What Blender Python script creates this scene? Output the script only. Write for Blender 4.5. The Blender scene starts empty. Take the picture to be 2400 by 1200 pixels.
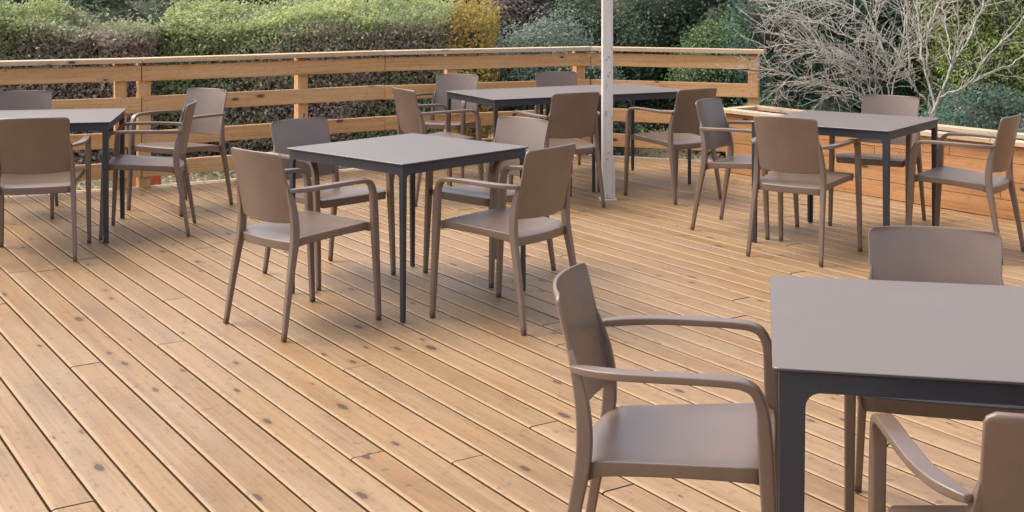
import bpy, bmesh, math, random
import numpy as np
from mathutils import Vector, Matrix, Euler

random.seed(7)
rng = np.random.default_rng(11)
SC = bpy.context.scene
COL = SC.collection
R = math.radians

# ------------------------------------------------------------------ camera, sky, sun, exposure
cam_d = bpy.data.cameras.new('camera')
cam_d.sensor_width = 36.0
cam_d.lens = 44.05
cam_d.shift_y = -0.2549
cam_d.clip_start = 0.05
cam_d.clip_end = 900.0
cam_d.dof.use_dof = False
cam = bpy.data.objects.new('camera', cam_d)
COL.objects.link(cam)
CAM_H = 1.557
cam.location = (0, 0, CAM_H)
cam.rotation_euler = (R(90 - 0.333), 0, 0)
SC.camera = cam

SUN_EL, SUN_AZ = 56.0, -76.0          # azimuth measured from +Y towards +X
world = bpy.data.worlds.new('World')
SC.world = world
world.use_nodes = True
wn = world.node_tree
bg = wn.nodes['Background']
sky = wn.nodes.new('ShaderNodeTexSky')
sky.sky_type = 'NISHITA'
sky.sun_disc = False
sky.sun_elevation = R(SUN_EL)
sky.sun_rotation = R(SUN_AZ)
sky.altitude = 50
sky.air_density = 1.0
sky.dust_density = 4.5
sky.ozone_density = 0.6
hs = wn.nodes.new('ShaderNodeHueSaturation')      # thin high cloud: the blue is mostly washed out
hs.inputs['Saturation'].default_value = 0.62
wn.links.new(sky.outputs['Color'], hs.inputs['Color'])
wn.links.new(hs.outputs['Color'], bg.inputs['Color'])
bg.inputs['Strength'].default_value = 0.15

sun_d = bpy.data.lights.new('sun', 'SUN')
sun_d.energy = 0.65
sun_d.angle = R(45)
sun_d.color = (1.0, 0.93, 0.82)
sun = bpy.data.objects.new('sun', sun_d)
COL.objects.link(sun)
sd = Vector((math.sin(R(SUN_AZ)) * math.cos(R(SUN_EL)), math.cos(R(SUN_AZ)) * math.cos(R(SUN_EL)), math.sin(R(SUN_EL))))
sun.rotation_euler = (-sd).to_track_quat('-Z', 'Y').to_euler()
sun.location = (-10, -4, 10)

vs = SC.view_settings
SC.display_settings.display_device = 'sRGB'
vs.view_transform = 'Standard'
vs.look = 'None'
vs.exposure = 1.27
vs.gamma = 1.0
vs.use_curve_mapping = False

# ------------------------------------------------------------------ object helpers
def obj(name, me, mat=None, parent=None, matrix=None):
    o = bpy.data.objects.new(name, me)
    COL.objects.link(o)
    if mat is not None and me is not None and not me.materials:
        me.materials.append(mat)
    if parent is not None:
        o.parent = parent
    if matrix is not None:
        o.matrix_local = matrix
    return o

def empty(name, loc=(0, 0, 0), rz=0.0):
    o = bpy.data.objects.new(name, None)
    o.empty_display_size = 0.1
    COL.objects.link(o)
    o.location = loc
    o.rotation_euler = (0, 0, rz)
    return o

def tag(o, label=None, cat=None, group=None, kind=None):
    if label: o['label'] = label
    if cat: o['category'] = cat
    if group: o['group'] = group
    if kind: o['kind'] = kind
    return o

def copy_tree(o, parent=None):
    c = o.copy()
    COL.objects.link(c)
    if parent is not None:
        c.parent = parent
    for ch in list(o.children):
        copy_tree(ch, c)
    return c

def weighted(me):
    """vertex normals weighted by face area, so broad faces stay flat beside their rounded edges"""
    acc = np.zeros((len(me.vertices), 3))
    for p in me.polygons:
        n = np.array(p.normal) * p.area
        for v in p.vertices: acc[v] += n
    acc /= np.linalg.norm(acc, axis=1, keepdims=True) + 1e-12
    me.normals_split_custom_set_from_vertices([tuple(a) for a in acc])
    return me

def bm_mesh(bm, name, smooth=True):
    me = bpy.data.meshes.new(name)
    bmesh.ops.recalc_face_normals(bm, faces=bm.faces[:])
    bm.to_mesh(me)
    bm.free()
    if smooth:
        me.polygons.foreach_set('use_smooth', [True] * len(me.polygons))
    return me

# ------------------------------------------------------------------ material helpers
def mat_new(name):
    m = bpy.data.materials.new(name)
    m.use_nodes = True
    nt = m.node_tree
    b = nt.nodes['Principled BSDF']
    return m, nt, b

def N(nt, typ, **kw):
    n = nt.nodes.new(typ)
    for k, v in kw.items():
        setattr(n, k, v)
    return n

def ramp(nt, stops, interp='LINEAR'):
    n = nt.nodes.new('ShaderNodeValToRGB')
    cr = n.color_ramp
    cr.interpolation = interp
    while len(cr.elements) < len(stops):
        cr.elements.new(0.5)
    for e, (p, c) in zip(cr.elements, stops):
        e.position = p
        e.color = (c[0], c[1], c[2], 1) if not isinstance(c, (int, float)) else (c, c, c, 1)
    return n

def mathn(nt, op, a, b=None, clamp=False):
    n = nt.nodes.new('ShaderNodeMath')
    n.operation = op
    n.use_clamp = clamp
    for i, v in enumerate((a, b)):
        if v is None: continue
        if isinstance(v, (int, float)): n.inputs[i].default_value = v
        else: nt.links.new(v, n.inputs[i])
    return n.outputs[0]

def mixc(nt, fac, a, b, blend='MIX'):
    n = nt.nodes.new('ShaderNodeMix')
    n.data_type = 'RGBA'
    n.blend_type = blend
    n.clamp_factor = True
    for i, v in ((0, fac), (6, a), (7, b)):
        if isinstance(v, (int, float)): n.inputs[i].default_value = v
        elif isinstance(v, tuple): n.inputs[i].default_value = (*v, 1)
        else: nt.links.new(v, n.inputs[i])
    return n.outputs[2]

def vmul(nt, vec, s):
    n = nt.nodes.new('ShaderNodeVectorMath')
    n.operation = 'MULTIPLY'
    nt.links.new(vec, n.inputs[0])
    n.inputs[1].default_value = s
    return n.outputs[0]

def noise(nt, vec, scale=1.0, detail=3.0, rough=0.55):
    n = nt.nodes.new('ShaderNodeTexNoise')
    n.inputs['Scale'].default_value = scale
    n.inputs['Detail'].default_value = detail
    n.inputs['Roughness'].default_value = rough
    nt.links.new(vec, n.inputs['Vector'])
    return n.outputs['Fac']

def wood(name, base, dark, pale, rough=0.62, knots=1.0, grey=0.0, dirt=0.5, var=0.5, bump=0.12, bevel=0.0, side=1.0):
    """sawn softwood: uv map gives metres along / across each board, face attribute 'rnd' one number per board"""
    m, nt, b = mat_new(name)
    L = nt.links
    uv = N(nt, 'ShaderNodeUVMap', uv_map='uv').outputs[0]
    at = N(nt, 'ShaderNodeAttribute', attribute_name='rnd').outputs['Fac']
    # growth-ring grain: long streaks, bent a little
    warp = noise(nt, vmul(nt, uv, (1.1, 5.0, 1.0)), 1.0, 2.0)
    add = N(nt, 'ShaderNodeVectorMath', operation='ADD')
    cmb = N(nt, 'ShaderNodeCombineXYZ')
    L.new(mathn(nt, 'MULTIPLY', warp, 0.035), cmb.inputs[1])
    L.new(uv, add.inputs[0]); L.new(cmb.outputs[0], add.inputs[1])
    uvw = add.outputs[0]
    g1 = noise(nt, vmul(nt, uvw, (1.6, 95.0, 1.0)), 1.0, 4.0, 0.6)
    g2 = noise(nt, vmul(nt, uvw, (0.7, 26.0, 1.0)), 1.0, 3.0, 0.6)
    g3 = noise(nt, vmul(nt, uv, (1.3, 4.0, 1.0)), 1.0, 4.0, 0.6)
    grain = mathn(nt, 'ADD', mathn(nt, 'MULTIPLY', g1, 0.55), mathn(nt, 'MULTIPLY', g2, 0.45))
    gr = ramp(nt, [(0.33, dark), (0.5, base), (0.66, pale)])
    L.new(grain, gr.inputs[0])
    col = gr.outputs[0]
    # board to board tint
    tint = ramp(nt, [(0.0, (0.80, 0.74, 0.68)), (0.25, (1.0, 0.97, 0.93)), (0.5, (0.93, 0.90, 0.86)), (0.75, (1.10, 1.08, 1.08)), (1.0, (0.98, 0.88, 0.76))])
    L.new(at, tint.inputs[0])
    col = mixc(nt, var, col, tint.outputs[0], 'MULTIPLY')
    # weather blotches
    bl = ramp(nt, [(0.32, (0.78, 0.72, 0.66)), (0.5, (1, 1, 1)), (0.7, (1.08, 1.06, 1.04))])
    L.new(g3, bl.inputs[0])
    col = mixc(nt, dirt, col, bl.outputs[0], 'MULTIPLY')
    if grey > 0:
        g4 = noise(nt, vmul(nt, uv, (0.6, 2.2, 1.0)), 1.0, 3.0, 0.5)
        gf = ramp(nt, [(0.4, 0.0), (0.68, 1.0)])
        L.new(g4, gf.inputs[0])
        col = mixc(nt, mathn(nt, 'MULTIPLY', gf.outputs[0], grey), col, (0.50, 0.45, 0.38))
    # knots
    vo = N(nt, 'ShaderNodeTexVoronoi', feature='F1')
    vo.inputs['Scale'].default_value = 1.0
    vo.inputs['Randomness'].default_value = 1.0
    L.new(vmul(nt, uv, (5.0, 13.0, 1.0)), vo.inputs['Vector'])
    sep = N(nt, 'ShaderNodeSeparateColor')
    L.new(vo.outputs['Color'], sep.inputs[0])
    rad = mathn(nt, 'MULTIPLY', mathn(nt, 'SUBTRACT', sep.outputs[0], 0.16, True), 0.27)
    edge = noise(nt, vmul(nt, uv, (60, 90, 1)), 1.0, 2.0)
    dist = mathn(nt, 'ADD', vo.outputs['Distance'], mathn(nt, 'MULTIPLY', mathn(nt, 'SUBTRACT', edge, 0.5), 0.09))
    kn = mathn(nt, 'MULTIPLY', mathn(nt, 'SUBTRACT', rad, dist), 22.0, True)
    halo = mathn(nt, 'MULTIPLY', mathn(nt, 'SUBTRACT', mathn(nt, 'MULTIPLY', rad, 2.1), dist), 4.0, True)
    col = mixc(nt, mathn(nt, 'MULTIPLY', halo, 0.35 * knots), col, (dark[0] * .8, dark[1] * .68, dark[2] * .55))
    col = mixc(nt, mathn(nt, 'MULTIPLY', kn, 0.92 * knots), col, (0.062, 0.034, 0.016))
    # bevels are paler than the top face
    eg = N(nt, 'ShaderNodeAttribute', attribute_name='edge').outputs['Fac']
    col = mixc(nt, mathn(nt, 'MULTIPLY', eg, bevel, True), col, (pale[0] * 1.12, pale[1] * 1.15, pale[2] * 1.2))
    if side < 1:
        # board sides and ends darkened: shade of the gaps put into the colour
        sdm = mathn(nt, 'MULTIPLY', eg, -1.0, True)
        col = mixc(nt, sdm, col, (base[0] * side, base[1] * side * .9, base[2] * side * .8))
    # short dark smears and checks lying across the grain
    v2 = N(nt, 'ShaderNodeTexVoronoi', feature='F1')
    v2.inputs['Scale'].default_value = 1.0
    nw = N(nt, 'ShaderNodeVectorMath', operation='ADD')
    nz_ = N(nt, 'ShaderNodeTexNoise'); nz_.inputs['Scale'].default_value = 30.0; nz_.inputs['Detail'].default_value = 3.0
    L.new(uv, nz_.inputs['Vector'])
    L.new(vmul(nt, nz_.outputs['Color'], (.25, .5, 0)), nw.inputs[0]); L.new(vmul(nt, uv, (11.0, 7.0, 1.0)), nw.inputs[1])
    L.new(nw.outputs[0], v2.inputs['Vector'])
    s2 = N(nt, 'ShaderNodeSeparateColor'); L.new(v2.outputs['Color'], s2.inputs[0])
    sm = mathn(nt, 'MULTIPLY', mathn(nt, 'SUBTRACT', mathn(nt, 'MULTIPLY', mathn(nt, 'SUBTRACT', s2.outputs[1], 0.62, True), 0.42), v2.outputs['Distance']), 16.0, True)
    col = mixc(nt, mathn(nt, 'MULTIPLY', sm, 0.6 * dirt * knots), col, (dark[0] * .38, dark[1] * .34, dark[2] * .32))
    # small scuffs and mud specks
    sp = noise(nt, vmul(nt, uv, (20, 34, 1)), 1.0, 6.0, 0.72)
    sr = ramp(nt, [(0.545, 0.0), (0.64, 1.0)])
    L.new(sp, sr.inputs[0])
    col = mixc(nt, mathn(nt, 'MULTIPLY', sr.outputs[0], 0.55 * dirt), col, (0.105, 0.060, 0.032))
    L.new(col, b.inputs['Base Color'])
    rr = mathn(nt, 'ADD', mathn(nt, 'MULTIPLY', g3, 0.18), rough - 0.09)
    L.new(rr, b.inputs['Roughness'])
    b.inputs['Specular IOR Level'].default_value = 0.5
    bp = N(nt, 'ShaderNodeBump')
    bp.inputs['Strength'].default_value = bump
    bp.inputs['Distance'].default_value = 0.004
    L.new(grain, bp.inputs['Height'])
    L.new(bp.outputs[0], b.inputs['Normal'])
    return m

def plastic(name, col, rough=0.5, var=0.06, spec=0.5, fine=0.03):
    m, nt, b = mat_new(name)
    tc = N(nt, 'ShaderNodeTexCoord').outputs['Object']
    n1 = noise(nt, tc, 7.0, 4.0, 0.6)
    n2 = noise(nt, tc, 240.0, 2.0, 0.5)
    r = ramp(nt, [(0.3, tuple(c * (1 - var) for c in col)), (0.7, tuple(c * (1 + var) for c in col))])
    nt.links.new(n1, r.inputs[0])
    oi = N(nt, 'ShaderNodeObjectInfo')
    nt.links.new(mixc(nt, 1.0, r.outputs[0], oi.outputs['Color'], 'MULTIPLY'), b.inputs['Base Color'])
    rr = mathn(nt, 'ADD', mathn(nt, 'MULTIPLY', n1, 0.16), rough - 0.08)
    nt.links.new(rr, b.inputs['Roughness'])
    b.inputs['Specular IOR Level'].default_value = spec
    bp = N(nt, 'ShaderNodeBump')
    bp.inputs['Strength'].default_value = fine
    bp.inputs['Distance'].default_value = 0.001
    nt.links.new(n2, bp.inputs['Height'])
    nt.links.new(bp.outputs[0], b.inputs['Normal'])
    return m

def leafmat(name, stops, trans=0.45, rough=0.5):
    m, nt, b = mat_new(name)
    at = N(nt, 'ShaderNodeAttribute', attribute_name='tone').outputs['Fac']
    r = ramp(nt, stops)
    nt.links.new(at, r.inputs[0])
    nt.links.new(r.outputs[0], b.inputs['Base Color'])
    b.inputs['Roughness'].default_value = rough
    b.inputs['Specular IOR Level'].default_value = 0.4
    tr = N(nt, 'ShaderNodeBsdfTranslucent')
    nt.links.new(r.outputs[0], tr.inputs['Color'])
    mx = N(nt, 'ShaderNodeMixShader')
    mx.inputs[0].default_value = trans
    nt.links.new(b.outputs[0], mx.inputs[1])
    nt.links.new(tr.outputs[0], mx.inputs[2])
    nt.links.new(mx.outputs[0], nt.nodes['Material Output'].inputs['Surface'])
    return m

def bark(name, a, c, scale=9.0):
    m, nt, b = mat_new(name)
    tc = N(nt, 'ShaderNodeTexCoord').outputs['Object']
    n1 = noise(nt, vmul(nt, tc, (1, 1, 0.3)), scale, 5.0, 0.65)
    r = ramp(nt, [(0.32, a), (0.68, c)])
    nt.links.new(n1, r.inputs[0])
    nt.links.new(r.outputs[0], b.inputs['Base Color'])
    b.inputs['Roughness'].default_value = 0.85
    bp = N(nt, 'ShaderNodeBump')
    bp.inputs['Strength'].default_value = 0.5
    bp.inputs['Distance'].default_value = 0.01
    nt.links.new(n1, bp.inputs['Height'])
    nt.links.new(bp.outputs[0], b.inputs['Normal'])
    return m

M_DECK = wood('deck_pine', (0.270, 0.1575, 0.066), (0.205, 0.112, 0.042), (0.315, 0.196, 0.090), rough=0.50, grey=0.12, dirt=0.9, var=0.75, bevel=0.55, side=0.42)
M_RAIL = wood('rail_larch', (0.60, 0.335, 0.135), (0.47, 0.24, 0.085), (0.68, 0.42, 0.20), grey=0.1, dirt=0.5, var=0.5, bump=0.1)
M_CAP = wood('cap_larch', (0.55, 0.37, 0.20), (0.42, 0.26, 0.13), (0.62, 0.46, 0.29), grey=0.7, dirt=0.7, var=0.4)
M_WALL = wood('planter_larch', (0.50, 0.245, 0.09), (0.36, 0.155, 0.05), (0.58, 0.32, 0.13), grey=0.08, dirt=0.7, var=0.7)
M_POST = wood('weathered_post', (0.62, 0.565, 0.52), (0.55, 0.49, 0.44), (0.68, 0.63, 0.59), knots=0.35, dirt=0.25, var=0.1, bump=.05)
M_CHAIR = plastic('taupe_plastic', (0.152, 0.099, 0.070), rough=0.36, spec=0.72, var=0.10, fine=0.05)
M_TOP = plastic('taupe_laminate', (0.132, 0.095, 0.070), rough=0.38, spec=0.85, var=0.07)
M_EDGE = plastic('black_core', (0.045, 0.046, 0.056), rough=0.5)
M_FRAME = plastic('anthracite_metal', (0.026, 0.028, 0.036), rough=0.40, spec=0.5, var=0.1)
M_STEEL = plastic('dull_steel', (0.25, 0.24, 0.23), rough=0.4)
M_BRICK = plastic('red_clay', (0.42, 0.10, 0.045), rough=0.85, var=0.25)
M_BRICK2 = plastic('orange_clay', (0.55, 0.24, 0.11), rough=0.85, var=0.25)

def soil_mat(name, stops, scale):
    m, nt, b = mat_new(name)
    tc = N(nt, 'ShaderNodeTexCoord').outputs['Object']
    n1 = noise(nt, tc, scale, 6.0, 0.7)
    n2 = noise(nt, tc, scale * 0.12, 3.0, 0.5)
    mixed = mathn(nt, 'ADD', mathn(nt, 'MULTIPLY', n1, 0.6), mathn(nt, 'MULTIPLY', n2, 0.4))
    r = ramp(nt, stops)
    nt.links.new(mixed, r.inputs[0])
    nt.links.new(r.outputs[0], b.inputs['Base Color'])
    b.inputs['Roughness'].default_value = 0.95
    bp = N(nt, 'ShaderNodeBump')
    bp.inputs['Strength'].default_value = 0.8
    bp.inputs['Distance'].default_value = 0.03
    nt.links.new(n1, bp.inputs['Height'])
    nt.links.new(bp.outputs[0], b.inputs['Normal'])
    return m

M_GROUND = soil_mat('leaf_littered_soil', [(0.3, (0.05, 0.042, 0.022)), (0.45, (0.13, 0.115, 0.05)), (0.55, (0.26, 0.21, 0.13)), (0.7, (0.38, 0.31, 0.21))], 9.0)
M_SOIL = soil_mat('dark_soil', [(0.3, (0.02, 0.014, 0.01)), (0.7, (0.07, 0.05, 0.035))], 30.0)

# ------------------------------------------------------------------ ground
GZ = -0.5
bm = bmesh.new()
GN = 60
xs = [(-1 if t < 0 else 1) * abs(t) ** 2.2 * 260 for t in np.linspace(-1, 1, GN)]
ys = [12 + (-1 if t < 0 else 1) * abs(t) ** 2.2 * 260 for t in np.linspace(-1, 1, GN)]
gv = [[bm.verts.new((x, y, GZ + (0.05 * math.sin(x * 1.7 + y) * math.cos(y * 1.3 - x * .6) if abs(x) < 40 and abs(y) < 60 else 0))) for x in xs] for y in ys]
for j in range(GN - 1):
    for i in range(GN - 1):
        bm.faces.new((gv[j][i], gv[j][i + 1], gv[j + 1][i + 1], gv[j + 1][i]))
g = obj('ground', bm_mesh(bm, 'ground'), M_GROUND)
tag(g, 'leaf-littered earth around and below the deck', kind='structure')

# ------------------------------------------------------------------ boards
def board_mesh(name, v0, v1, W, T, c=0.006, uvo=None, rnd=None, ends=None, cw=None):
    """board along local x from v0 to v1 (or per-edge ends), width W along y centred, top at z=0, thickness T, chamfered top edges"""
    h = W / 2
    cw = cw or c * 1.5
    prof = [(-h, -T), (-h, -c * .75), (-h + cw * .35, -c * .25), (-h + cw, 0), (h - cw, 0), (h - cw * .35, -c * .25), (h, -c * .75), (h, -T)]
    rows = []
    verts = []
    for (y, z) in prof:
        a, b_ = (v0, v1) if ends is None else ends(y)
        e = 0.0025
        verts += [(a + (e if z > -c else 0), y, z), (b_ - (e if z > -c else 0), y, z)]
    n = len(prof)
    faces = []
    for k in range(n):
        k2 = (k + 1) % n
        faces.append((2 * k, 2 * k + 1, 2 * k2 + 1, 2 * k2))
    faces.append(tuple(2 * k for k in range(n)))
    faces.append(tuple(2 * k + 1 for k in reversed(range(n))))
    me = bpy.data.meshes.new(name)
    me.from_pydata(verts, [], faces)
    paint_board(me, uvo if uvo is not None else (random.uniform(0, 90), random.uniform(0, 90)), random.random() if rnd is None else rnd)
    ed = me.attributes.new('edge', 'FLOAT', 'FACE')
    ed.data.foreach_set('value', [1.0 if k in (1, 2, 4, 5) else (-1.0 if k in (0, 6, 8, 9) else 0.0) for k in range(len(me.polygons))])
    return me

def paint_board(me, uvo, rnd):
    uvl = me.uv_layers.new(name='uv')
    co = [v.co for v in me.vertices]
    dat = []
    for p in me.polygons:
        nz = abs(p.normal.z) > abs(p.normal.y)
        endf = abs(p.normal.x) > 0.6
        for vi in p.vertices:
            c = co[vi]
            if endf:
                dat += [c.y * 2 + uvo[0], c.z * 3 + uvo[1]]
            else:
                dat += [c.x + uvo[0], (c.y if nz else c.y + c.z) + uvo[1]]
    uvl.data.foreach_set('uv', dat)
    a = me.attributes.new('rnd', 'FLOAT', 'FACE')
    a.data.foreach_set('value', [rnd] * len(me.polygons))

def join_meshes(name, items):
    """items: list of (mesh, matrix) -> one mesh, keeping uv and rnd"""
    V, F, U, Q, E_ = [], [], [], [], []
    for me, mx in items:
        o = len(V)
        V += [tuple(mx @ v.co) for v in me.vertices]
        F += [tuple(i + o for i in p.vertices) for p in me.polygons]
        buf = [0.0] * (2 * len(me.loops)); me.uv_layers['uv'].data.foreach_get('uv', buf); U += buf
        q = [0.0] * len(me.polygons); me.attributes['rnd'].data.foreach_get('value', q); Q += q
        q = [0.0] * len(me.polygons); me.attributes['edge'].data.foreach_get('value', q); E_ += q
    nm = bpy.data.meshes.new(name)
    nm.from_pydata(V, [], F)
    nm.uv_layers.new(name='uv').data.foreach_set('uv', U)
    nm.attributes.new('rnd', 'FLOAT', 'FACE').data.foreach_set('value', Q)
    nm.attributes.new('edge', 'FLOAT', 'FACE').data.foreach_set('value', E_)
    return nm

# railing line (plan), from the left over three bends to the end post by the planter
RP = [Vector((-8.0, 7.42)), Vector((-2.87, 9.71)), Vector((-1.10, 10.85)), Vector((0.73, 11.61)), Vector((2.17, 11.04))]
# planter box (plan)
PL0 = Vector((1.83, 10.60)); PLD = Vector((0.574, -0.819)).normalized(); PLN = Vector((0.819, 0.574)).normalized()
PLW, PLL, PLH = 0.40, 5.6, 0.535

BA = 0.5753
BD = Vector((-math.sin(BA), math.cos(BA)))      # along the boards
BN = Vector((math.cos(BA), math.sin(BA)))       # across
PITCH, BW, BT = 0.1324, 0.1238, 0.027

def vmax_at(u):
    best = None
    chain = [p + Vector((-0.03, 0.05)) for p in RP] + [PL0 + PLN * (PLW + .02) + PLD * 0.05]
    for a, b_ in zip(chain[:-1], chain[1:]):
        ua, ub = a.dot(BN), b_.dot(BN)
        if (ua - u) * (ub - u) <= 0 and abs(ua - ub) > 1e-6:
            t = (u - ua) / (ub - ua)
            p = a.lerp(b_, t)
            v = p.dot(BD)
            best = v if best is None else max(best, v)
    return best

def in_view(x, y):
    if y < 0.6: return False
    px = 1200 + 2936 * x / y
    py = -28.9 + 2936 * CAM_H / y
    return -60 < px < 2460 and -40 < py < 1290

deck = tag(empty('deck'), 'pine board deck running diagonally under all the tables', kind='structure')
U0, U1 = -2.636, 7.72
V0 = -1.6
stuff = []
nrow = int((U1 - U0) / PITCH)
n_ind = 0
for r in range(nrow):
    u = U0 + r * PITCH
    vm = vmax_at(u)
    if vm is None: continue
    L0 = V0 + random.uniform(-4.4, 0)
    joints = [V0]
    v = L0
    stepl = random.choice((3.0, 3.6, 4.2))
    while True:
        v += random.choice((3.6, 4.2, 4.8, 5.4))
        if v > vm - 0.5: break
        if v > V0 + 0.4: joints.append(v)
    joints.append(None)
    for a, b_ in zip(joints[:-1], joints[1:]):
        def ends(y, a=a, b_=b_, u=u):
            hi = vmax_at(u + y) if b_ is None else b_ - 0.0025
            if hi is None: hi = vm
            return (a, max(hi, a + 0.05))
        bend = vm if b_ is None else b_
        # local x = BD, local y = -BN (right-handed with z up)
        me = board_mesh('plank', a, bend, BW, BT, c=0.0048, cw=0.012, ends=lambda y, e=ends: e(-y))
        mid = BN * u
        mx = Matrix(((BD.x, -BN.x * -1 * -1, 0, mid.x), (BD.y, -BN.y, 0, mid.y), (0, 0, 1, random.uniform(-.0012, .0006)), (0, 0, 0, 1)))
        vis = any(in_view(*(mid + BD * (a + (bend - a) * t / 12) + BN * s)) for t in range(13) for s in (-.06, .06))
        if vis and n_ind < 296:
            n_ind += 1
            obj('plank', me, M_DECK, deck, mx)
        else:
            stuff.append((me, mx))
if stuff:
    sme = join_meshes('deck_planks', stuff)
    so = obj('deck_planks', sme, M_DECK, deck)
    so['kind'] = 'stuff'
# pale edge strip along the open side of the deck
def place_between(a, b_, z, W, T, mat, name, parent, gap=0.002, upright=False, off=0.0, c=0.004):
    a = Vector(a); b_ = Vector(b_)
    d = b_ - a; L = d.length; d.normalize()
    n = Vector((-d.y, d.x))
    o = a + n * off
    if not upright:
        me = board_mesh(name, gap, L - gap, W, T, c=c)
        mx = Matrix(((d.x, n.x, 0, o.x), (d.y, n.y, 0, o.y), (0, 0, 1, z), (0, 0, 0, 1)))
    else:
        # board on edge: W is its height, the 'top' face looks along -n (towards the deck), z is its lower edge
        me = board_mesh(name, gap, L - gap, W, T, c=c)
        mx = Matrix(((d.x, 0, -n.x, o.x), (d.y, 0, -n.y, o.y), (0, 1, 0, z + W / 2), (0, 0, 0, 1)))
    return obj(name, me, mat, parent, mx)

EP = [p + Vector((-0.03, 0.05)) for p in RP]
for a, b_ in zip(EP[:-1], EP[1:]):
    place_between(a, b_, 0.003, 0.032, 0.14, M_CAP, 'edge_board', deck, off=0.019)

# ------------------------------------------------------------------ railing
rail = tag(empty('deck_railing', (RP[1].x, RP[1].y, 0)), 'orange four-board timber railing with flat handrail around the far deck edge', 'railing')
RO = Vector((RP[1].x, RP[1].y))
def rel(p): return Vector((p.x - RO.x, p.y - RO.y))
for k, (a, b_) in enumerate(zip(RP[:-1], RP[1:])):
    a, b_ = rel(a), rel(b_)
    for (z0, hgt) in ((0.09, 0.118), (0.325, 0.118), (0.588, 0.122), (0.832, 0.118)):
        L = (b_ - a).length
        # long runs are two boards butted over a post
        cuts = [0, 1] if L < 3 else [0, 0.52, 1]
        for t0, t1 in zip(cuts[:-1], cuts[1:]):
            place_between(a.lerp(b_, t0), a.lerp(b_, t1), z0 + random.uniform(-.004, .004), hgt, 0.03, M_RAIL, 'rail_board', rail, upright=True, off=0.0)
    ext = 0.06 if k == 3 else 0.0
    d = (b_ - a).normalized()
    place_between(a - d * 0.0, b_ + d * ext, 1.012, 0.135, 0.036, M_CAP, 'handrail', rail, off=0.02)

def post_mesh(w, z0, z1, name):
    # four-sided post as a board standing up (local x vertical)
    me = board_mesh(name, z0, z1, w, w, c=0.004)
    return me
def add_post(p, d, w=0.088, z0=-0.5, z1=0.972, off=0.076, mat=M_RAIL):
    n = Vector((-d.y, d.x))
    o = rel(p) + n * (off)
    me = post_mesh(w, z0, z1, 'post')
    # local x -> up, local z(top) -> towards deck (-n), local y -> along
    mx = Matrix(((0, d.x, -n.x, o.x - n.x * w / 2), (0, d.y, -n.y, o.y - n.y * w / 2), (1, 0, 0, 0), (0, 0, 0, 1)))
    # 'top' face (z=0) nearest the deck
    obj('post', me, mat, rail, mx)
seg = [(RP[i + 1] - RP[i]).normalized() for i in range(4)]
add_post(Vector((-3.01, 9.65)), seg[0])
add_post(Vector((-2.84, 9.73)), seg[1])
add_post(Vector((-1.73, 10.45)), seg[1])
add_post(Vector((-0.52, 11.09)), seg[2])
add_post(Vector((0.65, 11.575)), seg[2])
add_post(Vector((2.12, 11.06)), seg[3])
add_post(Vector((-5.4, 8.58)), seg[0])
add_post(Vector((-7.7, 7.55)), seg[0])

sb = bmesh.new()
for q, (p, d) in enumerate(((Vector((-3.01, 9.65)), seg[0]), (Vector((-2.84, 9.73)), seg[1]), (Vector((-1.73, 10.45)), seg[1]), (Vector((-0.52, 11.09)), seg[2]), (Vector((0.65, 11.575)), seg[2]), (Vector((2.12, 11.06)), seg[3]), (Vector((-5.4, 8.58)), seg[0]))):
    nrm = Vector((-d.y, d.x))
    for z0 in (.09, .325, .588, .832):
        for dz in (.03, .09):
            c_ = rel(p) - nrm * .0015 + d * random.uniform(-.012, .012)
            mx = Matrix.Translation((c_.x, c_.y, z0 + dz)) @ Vector((nrm.x, nrm.y, 0)).to_track_quat('Z', 'Y').to_matrix().to_4x4()
            bmesh.ops.create_cone(sb, cap_ends=True, segments=8, radius1=.0055, radius2=.0055, depth=.004, matrix=mx)
sc_ = obj('screw', bm_mesh(sb, 'screw', False), M_STEEL, rail)
sc_['kind'] = 'stuff'

# ------------------------------------------------------------------ planter wall
pw = tag(empty('plank_planter', (PL0.x, PL0.y, 0), 0), 'low plank-sided planter box with flat capping beside the deck', 'planter')
def pp(s, t): return PLD * s + PLN * t
ch = (PLH - 0.03) / 4
for side, t in (('front', 0.0), ('back', PLW)):
    for c_ in range(4):
        z = 0.004 + c_ * ch
        cuts = [0, (1.9, 2.6, 1.55, 2.2)[c_], (4.0, 4.6, 3.6, 4.3)[c_], PLL]
        for s0, s1 in zip(cuts[:-1], cuts[1:]):
            if side == 'front':
                a, b_ = pp(s1, t), pp(s0, t)
                # deck lies on the -PLN side; upright boards face -n
                o_ = place_between(a, b_, z, ch - 0.004, 0.028, M_WALL, 'wall_plank', pw, upright=True, off=0.0)
            else:
                a, b_ = pp(s0, t), pp(s1, t)
                place_between(a, b_, z, ch - 0.004, 0.028, M_WALL, 'wall_plank', pw, upright=True, off=0.0)
for c_ in range(4):
    z = 0.004 + c_ * ch
    place_between(pp(0.0, 0.002), pp(0.0, PLW - 0.002), z, ch - 0.004, 0.028, M_WALL, 'end_plank', pw, upright=True, off=-0.03)
# capping boards
for s0, s1 in ((-0.09, 2.55), (2.55, PLL)):
    place_between(pp(s0, -0.0), pp(s1, -0.0), PLH, 0.105, 0.03, M_CAP, 'capping_board', pw, off=-0.022)
    place_between(pp(s0, PLW), pp(s1, PLW), PLH, 0.105, 0.03, M_CAP, 'capping_board', pw, off=-0.022)
place_between(pp(-0.035, 0.078), pp(-0.035, PLW - 0.032), PLH, 0.105, 0.03, M_CAP, 'capping_board', pw, off=0.0)
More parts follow.
